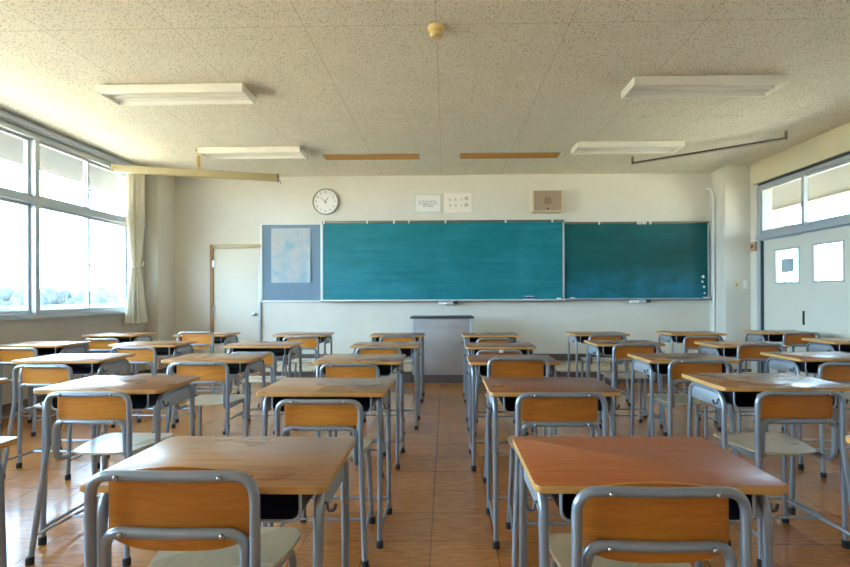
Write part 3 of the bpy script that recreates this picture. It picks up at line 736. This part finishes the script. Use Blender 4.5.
# ------------------------------------------------------------------ school chair
# curved plywood back; the taller chairs have a deeper sheet whose top rises above the tube
def back_bm(z0, z1, arc):
    bm = NB(); nx, nz = 16, 6; g0, g1 = [], []
    for j in range(nz+1):
        z = z0+(z1-z0)*j/nz; ra, rb = [], []
        for i in range(nx+1):
            u = -1+2*i/nx
            hw = .166-.014*max(0, (.30-j/nz)/.30)**2
            x = hw*u; y = .0135+.012-.013*(1-u*u)+(.004 if True else 0)
            zz = z
            if j == 0: zz += .018*abs(u)**4
            zz += arc*(1-u*u)*(j/nz)
            ra.append(bm.verts.new((x, y, zz))); rb.append(bm.verts.new((x, y+.008, zz)))
        g0.append(ra); g1.append(rb)
    for j in range(nz):
        for i in range(nx):
            bm.faces.new((g0[j][i], g0[j][i+1], g0[j+1][i+1], g0[j+1][i])); bm.faces.new((g1[j][i], g1[j+1][i], g1[j+1][i+1], g1[j][i+1]))
    for j in range(nz):
        for i in (0, nx): bm.faces.new((g0[j][i], g0[j+1][i], g1[j+1][i], g1[j][i]))
    for i in range(nx):
        for j in (0, nz): bm.faces.new((g0[j][i], g0[j][i+1], g1[j][i+1], g1[j][i]))
    return bm
def make_chair():
    e = empty('school_chair')
    r = .0118
    def bow(p): return Vector((p.x, p.y-.010*(1-(p.x/.19)**2) if p.z > .55 and abs(p.x) < .19 else p.y, p.z))
    top = fillet([(-.214, -.062, .015), (-.186, 0, .50), (-.186, 0, .728), (0, 0, .728), (.186, 0, .728), (.186, 0, .50), (.214, -.062, .015)], [.25, .052, 0, .052, .25], 7)
    bm = NB(); tube(bm, [bow(p) for p in top], r, 12); rl = link('rear_leg_frame', bm, 'tube', e)
    for s_ in (-1, 1):
        bm = NB(); lathe(bm, [(.013, 0), (.0165, .002), (.0165, .030), (.0125, .034)], 14, off=(s_*.2145, -.063, 0)); link('foot_cap', bm, 'rubber', rl)
    low = fillet([(-.178, .345, .015), (-.160, .325, .425), (-.160, .012, .425), (-.160, .012, .603), (0, .012, .603), (.160, .012, .603), (.160, .012, .425), (.160, .325, .425), (.178, .345, .015)],
                 [.06, .055, .04, 0, .04, .055, .06], 7)
    bm = NB(); tube(bm, [Vector((p.x, p.y-.010*(1-(p.x/.17)**2) if p.z > .55 and abs(p.x) < .165 else p.y, p.z)) for p in low], r, 12); fl = link('front_leg_frame', bm, 'tube', e)
    for s_ in (-1, 1):
        bm = NB(); lathe(bm, [(.013, 0), (.0165, .002), (.0165, .030), (.0125, .034)], 14, off=(s_*.178, .345, 0)); link('foot_cap', bm, 'rubber', fl)
        bm = NB(); tube(bm, [(s_*.209, -.051, .115), (s_*.175, .340, .115)], .0065, 8); link('stretcher', bm, 'tube', e)
    bm = NB(); tube(bm, [(-.188, .145, .115), (.188, .145, .115)], .0065, 8); link('cross_stretcher', bm, 'tube', e)
    bm = NB(); tube(bm, [(-.160, .30, .42), (.160, .30, .42)], .008, 8); link('seat_support', bm, 'tube', e)
    bm = back_bm(.590, .717, 0)
    bk = link('backrest', bm, 'ply', e)
    for x, z, yb in ((-.115, .728, -.0065), (.115, .728, -.0065), (-.115, .603, .006), (.115, .603, .006)):
        bm = NB(); lathe(bm, [(0, 0), (.0055, 0), (.0055, .006), (.003, .009), (0, .009)], 10, 'y', (x, yb-.010, z)); link('bolt', bm, 'steel', bk)
    # seat: narrower and rounded at the back
    pts = []
    for k in range(13):
        u = -1+2*k/12; pts.append((.138*u, .055+.03*abs(u)**3))
    for k in range(1, 7): pts.append((.138+.047*(k/7)**.8, .085+.19*k/7))
    for k in range(7):
        a_ = -0.0+PI/2*k/6; pts.append((.150+.035*math.cos(a_), .335+.045*math.sin(a_)))
    pts += [(-x, y) for x, y in reversed(pts[13:])]
    bm = NB(); sheet(bm, pts, .437, .447, .002)
    bmesh.ops.triangulate(bm, faces=[f for f in bm.faces if len(f.verts) > 6])
    link('seat', bm, 'seat', e)
    return e

desk0 = make_desk(); chair0 = make_chair(); KIDS.clear(); index_kids(None)
ORD = {1: 'first', 2: 'second', 3: 'third', 4: 'fourth', 5: 'fifth'}
ROWN = {'A': 'first row from the platform', 'B': 'second row from the platform', 'C': 'third row from the platform', 'D': 'fourth row from the platform', 'E': 'row nearest the camera'}
# row, x of the desk centre, y of its near edge, height of the desktop, turn (degrees), tone, place counted from the aisle (- towards windows, + towards doors)
DESKS = [
 ('A', -3.761, 5.277, 0.735, 0.0, 'tan', -4),
 ('A', -2.741, 5.291, 0.734, 0.0, 'tan', -3),
 ('A', -1.619, 5.269, 0.734, 0.0, 'tan', -2),
 ('A', -0.542, 5.225, 0.731, 0.0, 'tan', -1),
 ('A', 0.480, 5.200, 0.731, 0.0, 'brown', 1),
 ('A', 1.689, 5.242, 0.738, 1.0, 'tan', 2),
 ('A', 2.732, 5.262, 0.740, 0.6, 'tan', 3),
 ('A', 3.752, 5.312, 0.747, 1.0, 'tan', 4),
 ('B', -3.721, 4.197, 0.736, 0.0, 'tan', -4),
 ('B', -2.695, 4.201, 0.737, 0.0, 'tan', -3),
 ('B', -1.655, 4.186, 0.730, 0.0, 'tan', -2),
 ('B', -0.536, 4.162, 0.729, 0.0, 'tan', -1),
 ('B', 0.469, 4.113, 0.724, 0.0, 'brown', 1),
 ('B', 1.605, 4.218, 0.737, 0.8, 'brown', 2),
 ('B', 2.605, 4.142, 0.730, 0.6, 'tan', 3),
 ('B', 3.686, 4.280, 0.746, 0.8, 'tan', 4),
 ('C', -2.648, 3.204, 0.736, 0.0, 'tan', -3),
 ('C', -1.640, 3.228, 0.733, 0.0, 'tan', -2),
 ('C', -0.601, 3.208, 0.727, -0.4, 'tan', -1),
 ('C', 0.451, 3.191, 0.725, 0.3, 'red', 1),
 ('C', 1.647, 3.228, 0.731, 1.2, 'brown', 2),
 ('C', 2.630, 3.241, 0.740, 0.8, 'brown', 3),
 ('D', -2.697, 2.197, 0.724, 0.0, 'brown', -3),
 ('D', -1.641, 2.213, 0.735, 0.0, 'brown', -2),
 ('D', -0.582, 2.206, 0.724, -0.5, 'tan', -1),
 ('D', 0.498, 2.210, 0.725, 0.4, 'red', 1),
 ('D', 1.565, 2.231, 0.745, 0.3, 'brown', 2),
 ('E', -1.671, 1.124, 0.721, 0.0, 'brown', -2),
 ('E', -0.588, 1.135, 0.720, -0.3, 'tan', -1),
 ('E', 0.510, 1.148, 0.719, 0.2, 'orange', 1),
 ('E', 1.561, 1.163, 0.721, 0.0, 'tan', 2),
]
TONE = {'tan': 'worn tan', 'brown': 'brown', 'red': 'red-brown', 'orange': 'smooth orange-brown'}
def side(c): return 'window side' if c < 0 else 'door side'
def place(row, c): return '%s, %s from the aisle, %s' % (ROWN[row], ORD[abs(c)], side(c))
for i, (row, x, yf, h, rz, tone, c) in enumerate(DESKS):
    o = desk0 if i == 0 else copy_tree(desk0)
    a = math.radians(rz)
    o.location = (x, yf+.2, 0); o.rotation_euler = (0, 0, a); o.scale = (1, 1, h/.72)
    tag(o, 'desk with %s top, %s' % (TONE[tone], place(row, c)), 'desk', 'school desks')
desk_roots = [o for o in C.objects if o.name.split('.')[0] == 'school_desk']
kid_map = {}
for o in C.objects:
    if o.parent: kid_map.setdefault(o.parent.name, []).append(o)
roots = sorted(desk_roots, key=lambda o: (o.name != 'school_desk', o.name))
for o, dd in zip(roots, DESKS):
    for ch in kid_map[o.name]:
        if ch.name.split('.')[0] == 'desktop':
            ch.material_slots[0].link = 'OBJECT'; ch.material_slots[0].material = M['top_'+dd[5]]

# row, x, y of the back plane, height, turn, place from the aisle, note
CHAIRS = [
 ('A', -3.722, 5.127, 0.716, 0.0, -4),
 ('A', -2.688, 5.119, 0.790, 0.0, -3),
 ('A', -1.567, 5.168, 0.732, 0.0, -2),
 ('A', -0.518, 5.140, 0.738, 0.0, -1),
 ('A', 0.518, 5.165, 0.711, 0.0, 1),
 ('A', 1.707, 5.157, 0.747, 1.0, 2),
 ('A', 2.717, 5.178, 0.726, 0.0, 3),
 ('A', 3.729, 5.139, 0.769, 1.0, 4),
 ('B', -3.678, 4.034, 0.736, 0.0, -4),
 ('B', -2.668, 4.060, 0.741, 0.0, -3),
 ('B', -1.659, 4.096, 0.693, 0.0, -2),
 ('B', -0.578, 4.089, 0.734, 0.0, -1),
 ('B', 0.447, 4.072, 0.708, 0.0, 1),
 ('B', 1.593, 4.084, 0.760, 0.5, 2),
 ('B', 2.631, 4.092, 0.758, 0.5, 3),
 ('C', -2.636, 3.095, 0.726, 0.0, -3),
 ('C', -1.617, 3.122, 0.741, 0.0, -2),
 ('C', -0.634, 3.147, 0.728, 0.0, -1),
 ('C', 0.456, 3.070, 0.778, 0.0, 1),
 ('C', 1.623, 3.135, 0.752, 0.8, 2),
 ('C', 2.613, 3.185, 0.725, 0.5, 3),
 ('D', -1.608, 2.132, 0.744, 0.0, -2),
 ('D', -0.566, 2.129, 0.712, -0.6, -1),
 ('D', 0.493, 2.081, 0.754, 0.6, 1),
 ('D', 1.562, 2.163, 0.745, 0.5, 2),
 ('E', -0.612, 1.062, 0.786, -0.3, -1),
 ('E', 0.475, 1.080, 0.748, 0.0, 1),
]
LOOK = {('A', -3): 'tall orange-backed chair', ('C', 1): 'orange chair with white tag', ('B', 1): 'chair with white rail tag', ('D', 1): 'chair with scuffed orange back'}
made = []
for i, (row, x, y, h, rz, c) in enumerate(CHAIRS):
    o = chair0 if i == 0 else copy_tree(chair0)
    o.location = (x, y, 0); o.rotation_euler = (0, 0, math.radians(rz)); o.scale = (1, 1, h/.74)
    tag(o, '%s, %s' % (LOOK.get((row, c), 'chair with orange plywood back'), place(row, c)), 'chair', 'school chairs'); made.append(o)
kid_map = {}
for o in C.objects:
    if o.parent: kid_map.setdefault(o.parent.name, []).append(o)
TALL = {('E', -1), ('E', 1), ('C', 1), ('A', -3)}
tmp = link('backrest', back_bm(.560, .717, .022), 'ply'); deep = tmp.data; bpy.data.objects.remove(tmp)
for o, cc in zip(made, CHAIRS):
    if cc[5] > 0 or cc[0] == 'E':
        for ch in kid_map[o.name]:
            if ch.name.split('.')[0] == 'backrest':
                ch.material_slots[0].link = 'OBJECT'; ch.material_slots[0].material = M['ply_shade']
    if (cc[0], cc[5]) in TALL:
        for ch in kid_map[o.name]:
            if ch.name.split('.')[0] == 'backrest': m_ = ch.material_slots[0].material; ch.data = deep; ch.material_slots[0].link = 'OBJECT'; ch.material_slots[0].material = m_
    if cc[0] == 'C' and cc[5] == 1:
        bm = NB(); box(bm, -.035, .05, .0085, .0125, .564, .592, .001); l = link('paper_tag', bm, 'paper', o, smooth=False); l['label'] = 'white paper tag'
    if cc[0] == 'B' and cc[5] == 1:
        bm = NB(); box(bm, -.005, .03, -.026, -.021, .716, .742, .001); l = link('paper_tag', bm, 'paper', o, smooth=False); l['label'] = 'small white tag'

# ------------------------------------------------------------------ daylight
w = bpy.data.worlds.new('daylight'); SC.world = w; w.use_nodes = True
nt = w.node_tree; bg = nt.nodes['Background']
tc = nt.nodes.new('ShaderNodeTexCoord'); sp = nt.nodes.new('ShaderNodeSeparateXYZ'); nt.links.new(tc.outputs['Generated'], sp.inputs[0])
mr = nt.nodes.new('ShaderNodeMapRange'); mr.inputs[1].default_value = -1; mr.inputs[2].default_value = 1; nt.links.new(sp.outputs['Z'], mr.inputs[0])
rp = nt.nodes.new('ShaderNodeValToRGB'); nt.links.new(mr.outputs[0], rp.inputs[0])
e_ = rp.color_ramp.elements; e_[0].position = .46; e_[0].color = (.50, .42, .28, 1); e_[1].position = .52; e_[1].color = (.50, .76, 1.0, 1)
x_ = e_.new(.75); x_.color = (.42, .69, 1.0, 1)
nt.links.new(rp.outputs[0], bg.inputs['Color']); bg.inputs['Strength'].default_value = 10.5
sl = bpy.data.lights.new('sun', 'SUN'); sl.energy = 26; sl.color = (1, .83, .52); sl.angle = math.radians(2)
so = bpy.data.objects.new('sun', sl); C.objects.link(so); so.rotation_euler = (math.radians(38), 0, 0)   # high behind the rear wall, parallel to the windows
def portal(name, loc, rot, sx, sy):
    l = bpy.data.lights.new(name, 'AREA'); l.shape = 'RECTANGLE'; l.size = sx; l.size_y = sy; l.cycles.is_portal = True
    o = bpy.data.objects.new(name, l); C.objects.link(o); o.location = loc; o.rotation_euler = rot
portal('window_daylight', (XL-.25, (WIN[0]+WIN[5])/2, (SILL+WTOP)/2), (0, -PI/2, 0), WTOP-SILL, WIN[0]-WIN[5])
portal('corridor_daylight', (6.85, 7.25, 1.75), (0, PI/2, 0), 1.8, 11)

# ------------------------------------------------------------------ camera
cam = bpy.data.cameras.new('camera'); co = bpy.data.objects.new('camera', cam); C.objects.link(co)
co.location = (0, 0, CAM_Z); co.rotation_euler = (Matrix.Rotation(math.radians(1.2), 3, 'Z') @ Matrix.Rotation(PI/2, 3, 'X') @ Matrix.Rotation(math.radians(-.2), 3, 'Z')).to_euler()
cam.sensor_width = 36; cam.lens = 482*36/850; cam.shift_x = -11/850; cam.shift_y = 11.2/850; cam.clip_start = .05; cam.clip_end = 500
SC.camera = co
SC.view_settings.view_transform = 'Standard'; SC.view_settings.look = 'None'
SC.view_settings.gamma = 1; SC.view_settings.use_curve_mapping = False; SC.view_settings.exposure = 1.36
cy = SC.cycles; cy.use_denoising = True; cy.max_bounces = 14; cy.diffuse_bounces = 8; cy.transparent_max_bounces = 16; cy.sample_clamp_indirect = 8
cy.caustics_reflective = True
